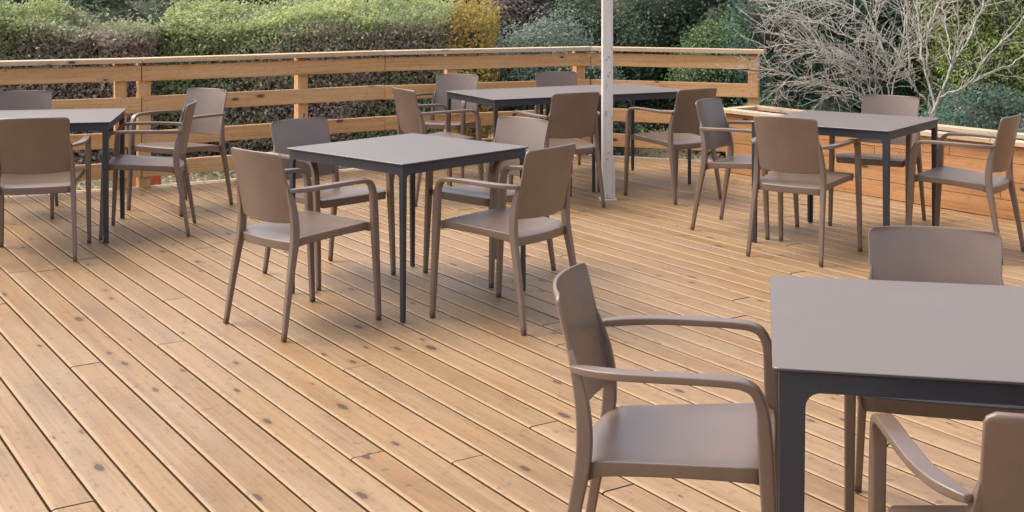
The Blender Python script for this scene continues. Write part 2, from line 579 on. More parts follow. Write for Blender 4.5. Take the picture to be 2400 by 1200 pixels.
# soil
bm = bmesh.new()
ns, nt_ = 60, 6
gvv = [[bm.verts.new((*(pp(0.02 + (PLL - .05) * i / ns, 0.04 + (PLW - .07) * j / nt_)), 0.40 + random.uniform(-.02, .02))) for i in range(ns + 1)] for j in range(nt_ + 1)]
for j in range(nt_):
    for i in range(ns):
        bm.faces.new((gvv[j][i], gvv[j][i + 1], gvv[j + 1][i + 1], gvv[j + 1][i]))
so = obj('soil', bm_mesh(bm, 'soil'), M_SOIL, pw)
so['kind'] = 'stuff'

# ------------------------------------------------------------------ pale timber post
tp = tag(empty('timber_post', (0.70, 9.21, 0), R(4)), 'tall whitewashed square timber post standing on the deck by the joined tables', 'post')
me = board_mesh('shaft', 0.012, 2.75, 0.076, 0.076, c=0.004)
obj('shaft', me, M_POST, tp, Matrix(((0, 1, 0, 0), (0, 0, -1, -0.038), (1, 0, 0, 0), (0, 0, 0, 1))))
me = board_mesh('cleat', 0.012, 0.30, 0.07, 0.016, c=0.003)
obj('cleat', me, M_POST, tp, Matrix(((0, 0, 1, 0.0555), (0, 1, 0, 0), (-1, 0, 0, 0.312), (0, 0, 0, 1))))
me = board_mesh('base_plate', -0.062, 0.062, 0.11, 0.010, c=0.002)
obj('base_plate', me, M_POST, tp, Matrix.Translation((0.006, 0, 0.0105)))
def disc(rad, dep, n=10):
    bm = bmesh.new()
    bmesh.ops.create_cone(bm, cap_ends=True, segments=n, radius1=rad, radius2=rad * .8, depth=dep)
    return bm_mesh(bm, 'bolt', False)
bolt = disc(0.007, 0.006)
for (bx, bz) in ((-.004, 0.30), (.004, 0.345), (.0, 0.91), (.012, 0.935), (-.012, 1.03), (.006, 1.05)):
    obj('bolt', bolt, M_STEEL, tp, Matrix.Translation((bx, -0.0405, bz)) @ Matrix.Rotation(R(90), 4, 'X'))

# ------------------------------------------------------------------ swept shapes
def catmull(P, k):
    P = [np.array(p, float) for p in P]
    out = []
    n = len(P)
    for i in range(n - 1):
        p0 = P[max(i - 1, 0)]; p1 = P[i]; p2 = P[i + 1]; p3 = P[min(i + 2, n - 1)]
        for j in range(k):
            t = j / k
            out.append(0.5 * ((2 * p1) + (-p0 + p2) * t + (2 * p0 - 5 * p1 + 4 * p2 - p3) * t * t + (-p0 + 3 * p1 - 3 * p2 + p3) * t ** 3))
    out.append(P[-1])
    return out

def sweep(path, i0=0, i1=None, n=16, side=Vector((1, 0, 0)), caps=(True, True)):
    """path rows: x,y,z,a,b  (a half size along side, b half size across)"""
    if i1 is None: i1 = len(path) - 1
    bm = bmesh.new()
    rings = []
    for i in range(i0, i1 + 1):
        p = Vector(path[i][:3])
        t = (Vector(path[min(i + 1, len(path) - 1)][:3]) - Vector(path[max(i - 1, 0)][:3])).normalized()
        s = (side - t * side.dot(t)).normalized()
        q = t.cross(s)
        a, b_ = path[i][3], path[i][4]
        ring = []
        cr = .42 * min(a, b_)
        for sx, sy, a0 in ((1, 1, 0), (-1, 1, 90), (-1, -1, 180), (1, -1, 270)):
            for k in range(n // 4):
                th = R(a0 + 90 * k / (n // 4 - 1))
                ring.append(bm.verts.new(p + s * (sx * (a - cr) + cr * math.cos(th)) + q * (sy * (b_ - cr) + cr * math.sin(th))))
        rings.append(ring)
    for r0, r1 in zip(rings[:-1], rings[1:]):
        for k in range(n):
            bm.faces.new((r0[k], r0[(k + 1) % n], r1[(k + 1) % n], r1[k]))
    if caps[0]: bm.faces.new(rings[0][::-1])
    if caps[1]: bm.faces.new(rings[-1])
    return bm

def shell(top, bot, bev=0.005, seg=2):
    """closed shell from two equal grids of points; rim edges rounded"""
    bm = bmesh.new()
    nj, ni = len(top), len(top[0])
    T = [[bm.verts.new(p) for p in row] for row in top]
    B = [[bm.verts.new(p) for p in row] for row in bot]
    for j in range(nj - 1):
        for i in range(ni - 1):
            bm.faces.new((T[j][i], T[j][i + 1], T[j + 1][i + 1], T[j + 1][i]))
            bm.faces.new((B[j][i], B[j + 1][i], B[j + 1][i + 1], B[j][i + 1]))
    loop = [(0, i) for i in range(ni)] + [(j, ni - 1) for j in range(1, nj)] + [(nj - 1, i) for i in range(ni - 2, -1, -1)] + [(j, 0) for j in range(nj - 2, 0, -1)]
    for k in range(len(loop)):
        a, b_ = loop[k], loop[(k + 1) % len(loop)]
        bm.faces.new((T[a[0]][a[1]], B[a[0]][a[1]], B[b_[0]][b_[1]], T[b_[0]][b_[1]]))
    bm.normal_update()
    if bev > 0:
        es = []
        for k in range(len(loop)):
            a, b_ = loop[k], loop[(k + 1) % len(loop)]
            for G in (T, B):
                e = bm.edges.get((G[a[0]][a[1]], G[b_[0]][b_[1]]))
                if e: es.append(e)
        bmesh.ops.bevel(bm, geom=es, offset=bev, segments=seg, profile=0.6, affect='EDGES', clamp_overlap=True)
    return bm

# ------------------------------------------------------------------ armchair
def chair_parts():
    parts = []
    for s in (1, -1):
        P = [(.250, .256, 0, .0125, .0125), (.249, .250, .12, .0140, .0150), (.248, .243, .27, .0155, .0170), (.247, .233, .45, .0172, .0205),
             (.247, .228, .55, .0180, .0190), (.247, .222, .605, .0188, .0150), (.248, .208, .640, .0205, .0125), (.249, .184, .656, .0215, .0115),
             (.250, .145, .6610, .0222, .0110), (.252, .07, .6620, .0225, .0108), (.253, -.02, .6610, .0225, .0108), (.249, -.09, .6590, .0222, .0110),
             (.237, -.150, .6565, .0212, .0112), (.219, -.194, .6545, .0165, .0110), (.205, -.222, .6535, .0080, .0080)]
        P = [(s * x, y, z, a, b_) for x, y, z, a, b_ in P]
        P = [(x, y, z, a * .90, b_ * .88) for x, y, z, a, b_ in P]
        S = catmull(P, 3)
        cut = 8 * 3
        parts.append(('leg', weighted(bm_mesh(sweep(S, 0, cut, caps=(True, False)), 'front_leg'))))
        parts.append(('armrest', weighted(bm_mesh(sweep(S, cut, None, caps=(False, True)), 'armrest'))))
        Q = [(.222, -.268, 0, .0120, .0120), (.216, -.246, .14, .0135, .0145), (.210, -.220, .29, .0150, .0175), (.204, -.196, .42, .0165, .0210),
             (.201, -.192, .50, .0160, .0210), (.197, -.199, .575, .0140, .0185), (.192, -.214, .64, .0100, .0140), (.186, -.2270, .69, .0045, .0060), (.181, -.2375, .73, .001, .001)]
        Q = [(s * x, y, z, a * .90, b_ * .88) for x, y, z, a, b_ in Q]
        parts.append(('leg', weighted(bm_mesh(sweep(catmull(Q, 3)), 'rear_leg'))))
    # seat
    ni, nj = 12, 12
    top, bot = [], []
    for j in range(nj + 1):
        t = j / nj
        row, rb = [], []
        for i in range(ni + 1):
            u = -1 + 2 * i / ni
            w = .200 + .034 * t
            rc = 0.035
            yy = -.198 + .438 * t
            if (1 - t) * .438 < rc:
                dd = rc - (1 - t) * .438
                w -= (rc - math.sqrt(max(rc * rc - dd * dd, 0))) * .6
            x = u * w
            y = yy - .022 * (1 - u * u) * (1 - t) ** 2 + .006 * (1 - u * u) * t ** 4
            z = .436 + .030 * t - .011 * (1 - u ** 4) * math.sin(math.pi * min(1, t * 1.05)) - .014 * max(0, (t - .9) / .1) ** 2 - .016 * max(0, (.12 - t) / .12) ** 2
            row.append((x, y, z))
            inn = .985 if t < .98 else .985
            rb.append((x * inn, y * .99, z - (.041 - .006 * math.sin(math.pi * t))))
        top.append(row); bot.append(rb)
    parts.append(('seat', weighted(bm_mesh(shell(top, bot, .0045, 2), 'seat'))))
    # backrest
    ni, nj = 14, 14
    top, bot = [], []
    z0, z1 = .505, .822
    ts = [0, .012, .03, .06, .12, .22, .34, .46, .58, .70, .80, .88, .94, .975, 1.0]
    for t in ts:
        row, rb = [], []
        for i in range(ni + 1):
            u = -1 + 2 * i / ni
            h = z1 - z0
            w = .184 + .010 * t
            dt = (1 - t) * h
            r = .022
            if dt < r: w -= r - math.sqrt(max(0, r * r - (r - dt) ** 2))
            db = t * h; r2 = .012
            if db < r2: w -= r2 - math.sqrt(max(0, r2 * r2 - (r2 - db) ** 2))
            z = z0 + h * t - .006 * (1 - u * u) * (1 - t) + .003 * (1 - u * u) * t
            y = -.186 - .070 * (0.75 * t + .25 * t * t) - .034 * (1 - u * u)
            th = .013 - .003 * t
            row.append((u * w, y, z)); rb.append((u * w, y - th, z - .002))
        top.append(row); bot.append(rb)
    parts.append(('backrest', weighted(bm_mesh(shell(top, bot, .0035, 2), 'backrest'))))
    return parts

CP = chair_parts()
def make_chair():
    root = empty('armchair')
    for nm, me in CP:
        obj(nm, me, M_CHAIR, root)
    return root

# x, y, heading, label
GA = 'matching taupe armchairs around the deck tables'
CH = [
 (-.982, 5.847, -.753, 'taupe armchair with its back to us at the cornerwise table, farthest from the white post', ),
 (-.020, 5.945, .907, 'taupe armchair at the cornerwise table, rising just behind the large side-view chair'),
 (-1.001, 6.792, -2.349, 'taupe armchair facing us behind the cornerwise table, on its railing side'),
 (-.115, 6.849, 2.387, 'taupe armchair facing us behind the cornerwise table, in front of the joined tables'),
 (-2.760, 7.320, .234, 'taupe armchair with its back to us at the table cut off by the picture edge'),
 (-2.325, 8.010, 1.734, 'taupe armchair seen edge-on at the open end of the table by the paired railing posts'),
 (-2.339, 8.86, 2.62, 'taupe armchair standing before the railing with its front to us, beyond the edge-on chair'),
 (1.505, 8.08, -2.16, 'taupe armchair at the planter-side table, seen from its front, nearest the joined tables'),
 (1.705, 7.337, -.629, 'taupe armchair with its back to us at the table beside the plank planter'),
 (2.671, 7.372, .92, 'taupe armchair standing nearest the plank planter, its back partly cut by the picture edge'),
 (.404, 3.113, -1.797, 'large taupe armchair in side view facing the nearest table, both arms in full view'),
 (1.215, 3.55, 2.88, 'taupe armchair behind the nearest table, only its wide back and front legs in view'),
 (1.202, 9.317, .605, 'taupe armchair at the planter end of the joined tables, back towards us'),
 (-.566, 9.234, -1.046, 'taupe armchair in side view at the railing end of the joined tables'),
 (.329, 8.997, .482, 'taupe armchair with its back to us at the joined tables, next to the white post'),
 (-3.40, 8.62, 3.38, 'taupe armchair mostly hidden behind the table by the paired posts, only its back top showing'),
 (2.429, 8.27, 2.58, 'taupe armchair facing us between the planter and its table, bare shrub behind it'),
 (-.548, 10.36, 2.80, 'taupe armchair facing us behind the joined tables, near their railing end'),
 (.463, 10.67, 3.46, 'taupe armchair facing us behind the joined tables, closest to the railing corner'),
 (1.017, 2.419, -.025, 'dark taupe armchair tucked under the nearest table, cropped by the bottom picture corner'),
]
proto = make_chair()
for i, (x, y, a, lab) in enumerate(CH):
    o = proto if i == 0 else copy_tree(proto)
    o.location = (x, y, 0.002)
    o.rotation_euler = (0, 0, a)
    k = random.uniform(.90, 1.10)
    for c_ in o.children: c_.color = (k, k * 1.0, k, 1)
    tag(o, lab, 'chair', GA)

# ------------------------------------------------------------------ tables
TS, TH = 0.88, 0.74
def table_parts(wt, wb):
    out = []
    h = TS / 2
    # top: taupe face with a dark, slightly undercut edge
    def rr(w, r=.012, n=4):
        pts = []
        for cx, cy, a0 in ((w - r, w - r, 0), (-w + r, w - r, 90), (-w + r, -w + r, 180), (w - r, -w + r, 270)):
            for k in range(n + 1):
                a = R(a0 + 90 * k / n)
                pts.append((cx + r * math.cos(a), cy + r * math.sin(a)))
        return pts
    bm = bmesh.new()
    levels = [(h - .0015, TH), (h, TH - .0015), (h, TH - .006), (h - .010, TH - .0125)]
    rings = [[bm.verts.new((x, y, z)) for x, y in rr(w)] for w, z in levels]
    n = len(rings[0])
    ft = bm.faces.new(rings[0]); ft.material_index = 0
    for q, (r0, r1) in enumerate(zip(rings[:-1], rings[1:])):
        for k in range(n):
            f = bm.faces.new((r0[k], r0[(k + 1) % n], r1[(k + 1) % n], r1[k]))
            f.material_index = 0 if q == 0 else 1
    fb = bm.faces.new(rings[-1][::-1]); fb.material_index = 1
    me = bm_mesh(bm, 'tabletop', False)
    me.materials.append(M_TOP); me.materials.append(M_EDGE)
    out.append(('tabletop', me, Matrix.Identity(4), None))
    # apron rails and angle-section legs with a rounded gusset
    zt, za = TH - .0126, TH - .0126 - .042
    ins = .014
    t = .018
    r = .022 if wt < .05 else .032
    x0 = h - ins
    def blade(flip):
        """outline in (s,z): s inward from the corner"""
        o_ = [(0, 0), (wb, 0), (wt, za - r)]
        for k in range(1, 7):
            a = R(90 * k / 6)
            o_.append((wt + r - r * math.cos(a), za - r + r * math.sin(a)))
        o_ += [(wt + r, zt), (0, zt)]
        return o_
    bm = bmesh.new()
    def ext(outline, f):
        a = [bm.verts.new(f(s, z, 0)) for s, z in outline]
        b_ = [bm.verts.new(f(s, z, t)) for s, z in outline]
        k = len(a)
        bm.faces.new(a); bm.faces.new(b_[::-1])
        for i in range(k):
            bm.faces.new((a[i], b_[i], b_[(i + 1) % k], a[(i + 1) % k]))
    o1 = blade(0)
    ext(o1, lambda s, z, d: (x0 - s, x0 - d, z))
    o2 = [(max(s, t), z) for s, z in o1]
    ext(o2, lambda s, z, d: (x0 - d, x0 - s - .0, z))
    bmesh.ops.remove_doubles(bm, verts=bm.verts[:], dist=1e-5)
    bmesh.ops.bevel(bm, geom=[e for e in bm.edges if len(e.link_faces) == 2 and e.calc_face_angle(0) > 0.9], offset=.0022, segments=2, profile=.6, affect='EDGES', clamp_overlap=True)
    leg = bm_mesh(bm, 'leg', False)
    for k in range(4):
        out.append(('leg', leg, Matrix.Rotation(R(90 * k), 4, 'Z'), M_FRAME))
    bm = bmesh.new()
    bmesh.ops.create_cube(bm, size=1)
    bmesh.ops.scale(bm, vec=(2 * (x0 - wt - r) + .012, t - .0008, zt - za - .0008), verts=bm.verts[:])
    bmesh.ops.translate(bm, vec=(0, x0 - t / 2, (zt + za) / 2), verts=bm.verts[:])
    ap = bm_mesh(bm, 'apron', False)
    for k in range(4):
        out.append(('apron', ap, Matrix.Rotation(R(90 * k), 4, 'Z'), M_FRAME))
    return out
TPARTS = {'thin': table_parts(.026, .019), 'mid': table_parts(.035, .029), 'thick': table_parts(.056, .050)}
def make_table(kind):
    root = empty('dining_table')
    for nm, me, mx, mt in TPARTS[kind]:
        obj(nm, me, mt, root, mx)
    return root
T3A = .4731
d3 = Vector((math.cos(T3A), math.sin(T3A)))
c3 = Vector((.4534, 9.906))
d2 = Vector((math.cos(.187), math.sin(.187)))
c2 = Vector((-3.365, 7.877)) + d2 * (.8586 - .44)
TB = [
 (-.531, 6.40, .827, 'square taupe-topped table with a thin anthracite frame, set cornerwise in the middle of the deck'),
 (c2.x, c2.y, .187, 'taupe-topped table cut off by the picture edge, near the paired railing posts'),
 (c3.x - d3.x * .4415, c3.y - d3.y * .4415, T3A, 'railing-side one of two square tables pushed together into a long one'),
 (c3.x + d3.x * .4415, c3.y + d3.y * .4415, T3A, 'post-side one of two square tables pushed together, crossed by the white timber post'),
 (2.06, 7.73, .9242, 'bluish-lit square table standing beside the plank planter'),
 (1.076, 3.03, -.196, 'nearest and largest table in view, its taupe top cut by the picture edge'),
]
tproto = {}
for i, (x, y, a, lab) in enumerate(TB):
    kind = ('thin', 'mid', 'thin', 'thin', 'mid', 'thick')[i]
    if kind not in tproto: o = tproto[kind] = make_table(kind)
    else: o = copy_tree(tproto[kind])
    o.location = (x, y, 0.002)
    o.rotation_euler = (0, 0, a)
    tag(o, lab, 'table', 'square taupe tables on the deck')

# ------------------------------------------------------------------ vegetation
def vnoise(P, f, seed):
    """cheap smooth noise 0..1 from sums of sines"""
    r = np.random.default_rng(seed)
    s = np.zeros(len(P)); tot = 0
    for k in range(7):
        d = r.normal(size=3); d /= np.linalg.norm(d)
        ff = f * (0.6 + 0.35 * k)
        w = 1 / (1 + .45 * k)
        s += w * np.sin(P @ d * ff + r.uniform(0, 6.28) + 1.3 * np.sin(P @ r.normal(size=3) * f * .5))
        tot += w
    return np.clip(.5 + .75 * s / tot, 0, 1)

def leaf_mesh(name, P, Nrm, size, tone, jitter=0.9, aspect=.55):
    """one folded rhombic leaf per point"""
    n = len(P)
    nr = Nrm + rng.normal(size=(n, 3)) * jitter
    nr /= np.linalg.norm(nr, axis=1, keepdims=True) + 1e-9
    tv = rng.normal(size=(n, 3))
    tv -= (tv * nr).sum(1, keepdims=True) * nr
    tv /= np.linalg.norm(tv, axis=1, keepdims=True) + 1e-9
    bv = np.cross(nr, tv)
    s = (size * rng.uniform(.65, 1.35, n))[:, None]
    a = P - tv * s * .5
    c = P + tv * s * .5 - nr * s * .12
    b = P + bv * s * aspect * .5 + nr * s * .07
    d = P - bv * s * aspect * .5 + nr * s * .07
    V = np.stack([a, b, c, d], 1).reshape(-1, 3)
    me = bpy.data.meshes.new(name)
    me.vertices.add(4 * n)
    me.vertices.foreach_set('co', V.ravel())
    me.loops.add(6 * n)
    idx = (np.arange(n)[:, None] * 4 + np.array([0, 1, 2, 0, 2, 3])).ravel()
    me.loops.foreach_set('vertex_index', idx.astype(np.int32))
    me.polygons.add(2 * n)
    me.polygons.foreach_set('loop_start', (np.arange(2 * n) * 3).astype(np.int32))
    me.update(calc_edges=True)
    at = me.attributes.new('tone', 'FLOAT', 'FACE')
    at.data.foreach_set('value', np.repeat(np.clip(tone, 0, 1), 2).astype(np.float32))
    me.validate()
    return me

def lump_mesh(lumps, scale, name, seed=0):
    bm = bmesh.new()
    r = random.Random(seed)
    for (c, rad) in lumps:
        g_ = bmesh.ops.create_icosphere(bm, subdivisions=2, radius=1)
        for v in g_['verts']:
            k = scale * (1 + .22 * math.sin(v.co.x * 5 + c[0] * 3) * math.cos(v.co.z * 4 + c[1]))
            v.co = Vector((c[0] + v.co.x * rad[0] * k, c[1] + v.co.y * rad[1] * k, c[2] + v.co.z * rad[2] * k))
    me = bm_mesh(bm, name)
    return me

def tube(bm, pts, r0, r1, n=5):
    rings = []
    m = len(pts)
    for i, p in enumerate(pts):
        p = Vector(p)
        t = (Vector(pts[min(i + 1, m - 1)]) - Vector(pts[max(i - 1, 0)])).normalized()
        s = t.orthogonal().normalized(); q = t.cross(s)
        r_ = r0 + (r1 - r0) * i / (m - 1)
        rings.append([bm.verts.new(p + s * (r_ * math.cos(2 * math.pi * k / n)) + q * (r_ * math.sin(2 * math.pi * k / n))) for k in range(n)])
    for a, b_ in zip(rings[:-1], rings[1:]):
        for k in range(n):
            bm.faces.new((a[k], a[(k + 1) % n], b_[(k + 1) % n], b_[k]))
    bm.faces.new(rings[-1])

M_TWIG = bark('brown_twig', (0.10, 0.075, 0.055), (0.22, 0.17, 0.13))
M_TRUNK = bark('tree_bark', (0.10, 0.08, 0.065), (0.25, 0.20, 0.165), 6)
M_PALE = bark('pale_bark', (0.27, 0.245, 0.195), (0.60, 0.57, 0.50), 26)
M_CORE = bark('foliage_shade_core', (0.028, 0.032, 0.018), (0.08, 0.08, 0.05), 12)  # near-black filler colour, paints the shade deep inside hedges and crowns

L_HEDGE = leafmat('hedge_leaves', [(0.0,(.20,.125,.115)),(.2,(.38,.28,.25)),(.38,(.47,.39,.32)),(.5,(.26,.29,.155)),(.7,(.35,.42,.18)),(1.0,(.55,.59,.26))])
L_YEL = leafmat('yellowed_leaves', [(0.0,(.24,.16,.05)),(.4,(.46,.29,.08)),(.7,(.42,.36,.09)),(1.0,(.56,.50,.16))])
L_DARK = leafmat('dark_green_leaves', [(0.0,(.025,.045,.028)),(.35,(.075,.12,.068)),(.7,(.17,.24,.135)),(1.0,(.40,.45,.29))])
L_GREY = leafmat('grey_green_leaves', [(0.0, (0.08, 0.11, 0.085)), (0.4, (0.16, 0.21, 0.165)), (0.75, (0.25, 0.32, 0.25)), (1.0, (0.42, 0.46, 0.37))])
L_TEAL = leafmat('blue_green_leaves', [(0.0,(.025,.055,.042)),(.35,(.065,.135,.098)),(.7,(.15,.24,.18)),(1.0,(.35,.43,.33))])
L_LIME = leafmat('yellow_green_leaves', [(0.0,(.12,.16,.05)),(.4,(.30,.37,.10)),(.75,(.43,.50,.15)),(1.0,(.56,.60,.26))])
L_FRESH = leafmat('fresh_green_leaves', [(0.0,(.06,.10,.045)),(.4,(.16,.25,.10)),(.75,(.28,.39,.165)),(1.0,(.44,.52,.26))])
L_BROWN = leafmat('dry_brown_leaves', [(0.0, (0.14, 0.11, 0.1)), (0.5, (0.29, 0.235, 0.21)), (1.0, (0.42, 0.36, 0.33))])
L_LITTER = leafmat('fallen_leaves', [(0.0, (0.12, 0.08, 0.045)), (0.35, (0.33, 0.25, 0.16)), (0.6, (0.46, 0.39, 0.28)), (0.75, (0.16, 0.22, 0.08)), (1.0, (0.26, 0.33, 0.13))])

def bush(name, label, cat, lumps, mat, n, size, seed, group=None, trunks=(), shell_in=.42, tone_f=1.3, core=.66, sticks=0):
    root = empty(name, (lumps[0][0][0], lumps[0][0][1], GZ))
    n = int(n * 1.7); size *= .85
    off = np.array([lumps[0][0][0], lumps[0][0][1], GZ])
    C = np.array([l[0] for l in lumps], float) - off
    Rr = np.array([l[1] for l in lumps], float)
    area = (Rr[:, 0] * Rr[:, 1] + Rr[:, 1] * Rr[:, 2] + Rr[:, 0] * Rr[:, 2])
    pick = rng.choice(len(lumps), size=n, p=area / area.sum())
    d = rng.normal(size=(n, 3)); d /= np.linalg.norm(d, axis=1, keepdims=True)
    rad = 1 - shell_in * rng.random(n) ** 1.6 + .09 * rng.normal(size=n)
    stray = rng.random(n) < .05
    rad[stray] += rng.random(stray.sum()) * .28
    bump = vnoise(d * Rr[pick] + C[pick], 5.5, seed) * .60 - .34
    P = C[pick] + d * Rr[pick] * (rad + bump)[:, None]
    # drop leaves buried inside another lump or under the ground
    keep = P[:, 2] > 0.02
    for c, r_ in zip(C, Rr):
        q = (((P - c) / r_) ** 2).sum(1)
        keep &= ~(q < .40)
    P, d = P[keep], d[keep]
    nn = d + np.array([0, 0, .35])
    tone = .5 * vnoise(P, tone_f, seed + 1) + .5 * rng.random(len(P))
    o = obj('foliage', leaf_mesh('foliage', P, nn, size, tone), mat, root)
    o['kind'] = 'stuff'
    lm = [((c[0], c[1], c[2]), r_) for c, r_ in zip(C, Rr)]
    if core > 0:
        co = obj('shade_core', lump_mesh(lm, core, 'shade_core', seed), M_CORE, root)  # solid lumps, dark to stand for shaded voids behind the leaves
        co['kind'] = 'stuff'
    for (pts, r0, r1) in trunks:
        bm = bmesh.new()
        tube(bm, catmull([tuple(np.array(p) - off) for p in pts], 4), r0, r1, 8)
        obj('trunk', bm_mesh(bm, 'trunk'), M_TRUNK, root)
    tag(root, label, cat, group)
    return root

def hedge(name, label, x0, x1, y0, y1, ztop, mat, n, size, seed, purple=1.0, fresh=.5, yaw=0.0, wob=.12, side_fresh=.12, dip=0.0):
    """clipped hedge: leaves over front, top, ends and back of a soft box"""
    cx, cy = (x0 + x1) / 2, (y0 + y1) / 2
    root = empty(name, (cx, cy, GZ), yaw)
    lx, ly, lz = (x1 - x0) / 2, (y1 - y0) / 2, ztop - GZ
    A = np.array([2 * lx * lz, 2 * lx * 2 * ly, 2 * ly * lz, 2 * ly * lz, 2 * lx * lz * .4])
    f = rng.choice(5, size=n, p=A / A.sum())
    u = rng.uniform(-1, 1, n); w = rng.uniform(0, 1, n)
    P = np.zeros((n, 3)); Nn = np.zeros((n, 3))
    m = f == 0; P[m] = np.stack([u[m] * lx, np.full(m.sum(), -ly), w[m] * lz], 1); Nn[m] = (0, -1, .3)
    m = f == 1; P[m] = np.stack([u[m] * lx, (2 * w[m] - 1) * ly, np.full(m.sum(), lz)], 1); Nn[m] = (0, -.2, 1)
    m = f == 2; P[m] = np.stack([np.full(m.sum(), -lx), u[m] * ly, w[m] * lz], 1); Nn[m] = (-1, 0, .3)
    m = f == 3; P[m] = np.stack([np.full(m.sum(), lx), u[m] * ly, w[m] * lz], 1); Nn[m] = (1, 0, .3)
    m = f == 4; P[m] = np.stack([u[m] * lx, np.full(m.sum(), ly), w[m] * lz], 1); Nn[m] = (0, 1, .3)
    # rounded shoulders and an uneven clip line
    bmp = vnoise(P, 2.3, seed) - .5
    bm2 = vnoise(P, 7.0, seed + 5) - .5
    dep = (rng.random(n) ** 1.5) * .22
    fly = (rng.random(n) < .03) * rng.random(n) * .22
    P += Nn * (wob * 1.6 * bmp + wob * 1.1 * bm2 - dep + fly)[:, None]
    P[:, 2] -= np.clip(np.abs(P[:, 1]) / ly - .55, 0, 1) * .14 * (P[:, 2] > lz * .9)
    tt = P[:, 2] / lz
    shoots = (tt > .82) & (rng.random(n) < .35)
    P[shoots, 2] += rng.random(shoots.sum()) ** 2 * .20 * vnoise(P[shoots], 3.1, seed + 8)
    keep = P[:, 2] > .02
    P, Nn, tt = P[keep], Nn[keep], tt[keep]
    if dip:
        k_ = np.clip((P[:, 0] / lx - .25) / .6, 0, 1)
        P[:, 2] *= 1 - dip * k_ * k_ * (3 - 2 * k_)
    patch = vnoise(P, 1.5, seed + 2)
    p2 = vnoise(P, 4.0, seed + 3)
    # young green shoots on the clipped top, bare purplish twigs and old leaves on the sides
    lip = .895 + .30 * (vnoise(P * np.array([1, .3, .2]), 2.6, seed + 9) - .5)
    tone = .42 * patch + .24 * p2 + .42 * rng.random(len(P)) - .10 * purple + fresh * np.clip((tt - lip) / .08, 0, 1) * (.25 + .75 * p2) + side_fresh * np.clip(patch * 1.6 - .35, 0, 1) * rng.random(len(P)) * np.clip(tt * 2 - .7, 0, 1)
    o = obj('foliage', leaf_mesh('foliage', P, Nn, size, tone), mat, root)
    o['kind'] = 'stuff'
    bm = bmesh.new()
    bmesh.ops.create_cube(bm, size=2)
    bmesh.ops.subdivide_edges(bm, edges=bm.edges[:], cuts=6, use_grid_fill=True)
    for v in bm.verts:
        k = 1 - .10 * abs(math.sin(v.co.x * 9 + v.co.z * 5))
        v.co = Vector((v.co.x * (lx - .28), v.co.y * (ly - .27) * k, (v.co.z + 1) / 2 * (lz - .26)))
    co = obj('shade_core', bm_mesh(bm, 'shade_core'), M_CORE, root)  # solid box, its dark colour stands in for shade within the hedge
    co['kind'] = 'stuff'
    # loose twigs standing out of the face
    bm = bmesh.new()
    for k in range(int(n / 55)):
        i = random.randrange(len(P))
        p = Vector(P[i]); dr = (Vector(Nn[i]) * .5 + Vector((random.gauss(0, .6), random.gauss(0, .6), random.gauss(.3, .5)))).normalized()
        L = random.uniform(.08, .22)
        tube(bm, [p - dr * L * .6, p, p + dr * L * .5 + Vector((0, 0, random.uniform(-.02, .03)))], .004, .002, 3)
    tw = obj('twig', bm_mesh(bm, 'twig'), M_TWIG, root)
    tw['kind'] = 'stuff'
    tag(root, label, 'hedge')
    return root

hedge('hedge', 'loose purplish-brown hedge with yellow-green tips, behind the railing by the paired posts', -9.2, -4.05, 13.9, 15.3, 1.31, L_HEDGE, 90000, .05, 21, purple=2.1, fresh=.36, wob=.26, yaw=.03, side_fresh=.50, dip=.10)
hedge('hedge', 'flat-clipped hedge with bright green top and mottled brown face, ending at the yellowed section', -4.1, -.66, 14.4, 16.4, 1.24, L_HEDGE, 95000, .046, 33, purple=.9, fresh=.55, wob=.19, yaw=.0, side_fresh=.25)
hedge('hedge', 'short golden-yellow hedge section closing the end of the clipped hedge', -.66, -.24, 14.25, 15.4, 1.30, L_YEL, 9000, .048, 41, purple=0, fresh=.1, wob=.17)

def lumps_for(cx, cy, w, d, z0, z1, n, seed):
    r = random.Random(seed)
    out = [((cx, cy, (z0 + z1) / 2), (w * .42, d * .42, (z1 - z0) * .46))]
    for k in range(n):
        a = r.uniform(0, 6.28)
        rad = r.uniform(.3, .75)
        z = r.uniform(z0 + .15 * (z1 - z0), z1 - .18 * (z1 - z0))
        s = r.uniform(.22, .36)
        out.append(((cx + math.cos(a) * w * .5 * rad, cy + math.sin(a) * d * .5 * rad, z), (w * s, d * s, min((z1 - z0) * s * .8, w * s))))
    return out

WG = 'shrubs and trees of the wood beyond the railing'
bush('brown_shrub', 'narrow dull brown shrub standing right behind the yellow hedge end', 'shrub', lumps_for(.02, 16.3, .9, .9, GZ, 2.2, 7, 1), L_BROWN, 16000, .05, 51, WG)
bush('grey_green_shrub', 'grey-green rounded shrub just over the handrail, between the yellow hedge end and the white post', 'shrub', lumps_for(.62, 15.3, 1.7, 1.4, GZ, 1.22, 8, 2), L_GREY, 24000, .05, 52, WG)
bush('green_shrub', 'bright fresh-green shrub over the handrail near its end post', 'shrub', lumps_for(2.62, 15.6, 1.3, 1.2, GZ, 1.42, 7, 3), L_FRESH, 18000, .048, 53, WG)
bush('dark_shrub', 'dark green mixed shrub behind the white post', 'shrub', lumps_for(1.75, 16.6, 2.4, 1.6, GZ, 2.2, 11, 4), L_DARK, 32000, .06, 54, WG)
bush('dark_shrub', 'deep blue-green shrub behind the drooping twigs of the bare shrub', 'shrub', lumps_for(3.7, 14.6, 2.4, 1.6, GZ, 2.0, 12, 5), L_TEAL, 36000, .055, 55, WG)
bush('dark_shrub', 'dark shrub behind the upright stems of the bare shrub', 'shrub', lumps_for(5.0, 15.6, 2.2, 1.6, GZ, 2.2, 11, 6), L_DARK, 30000, .06, 56, WG)
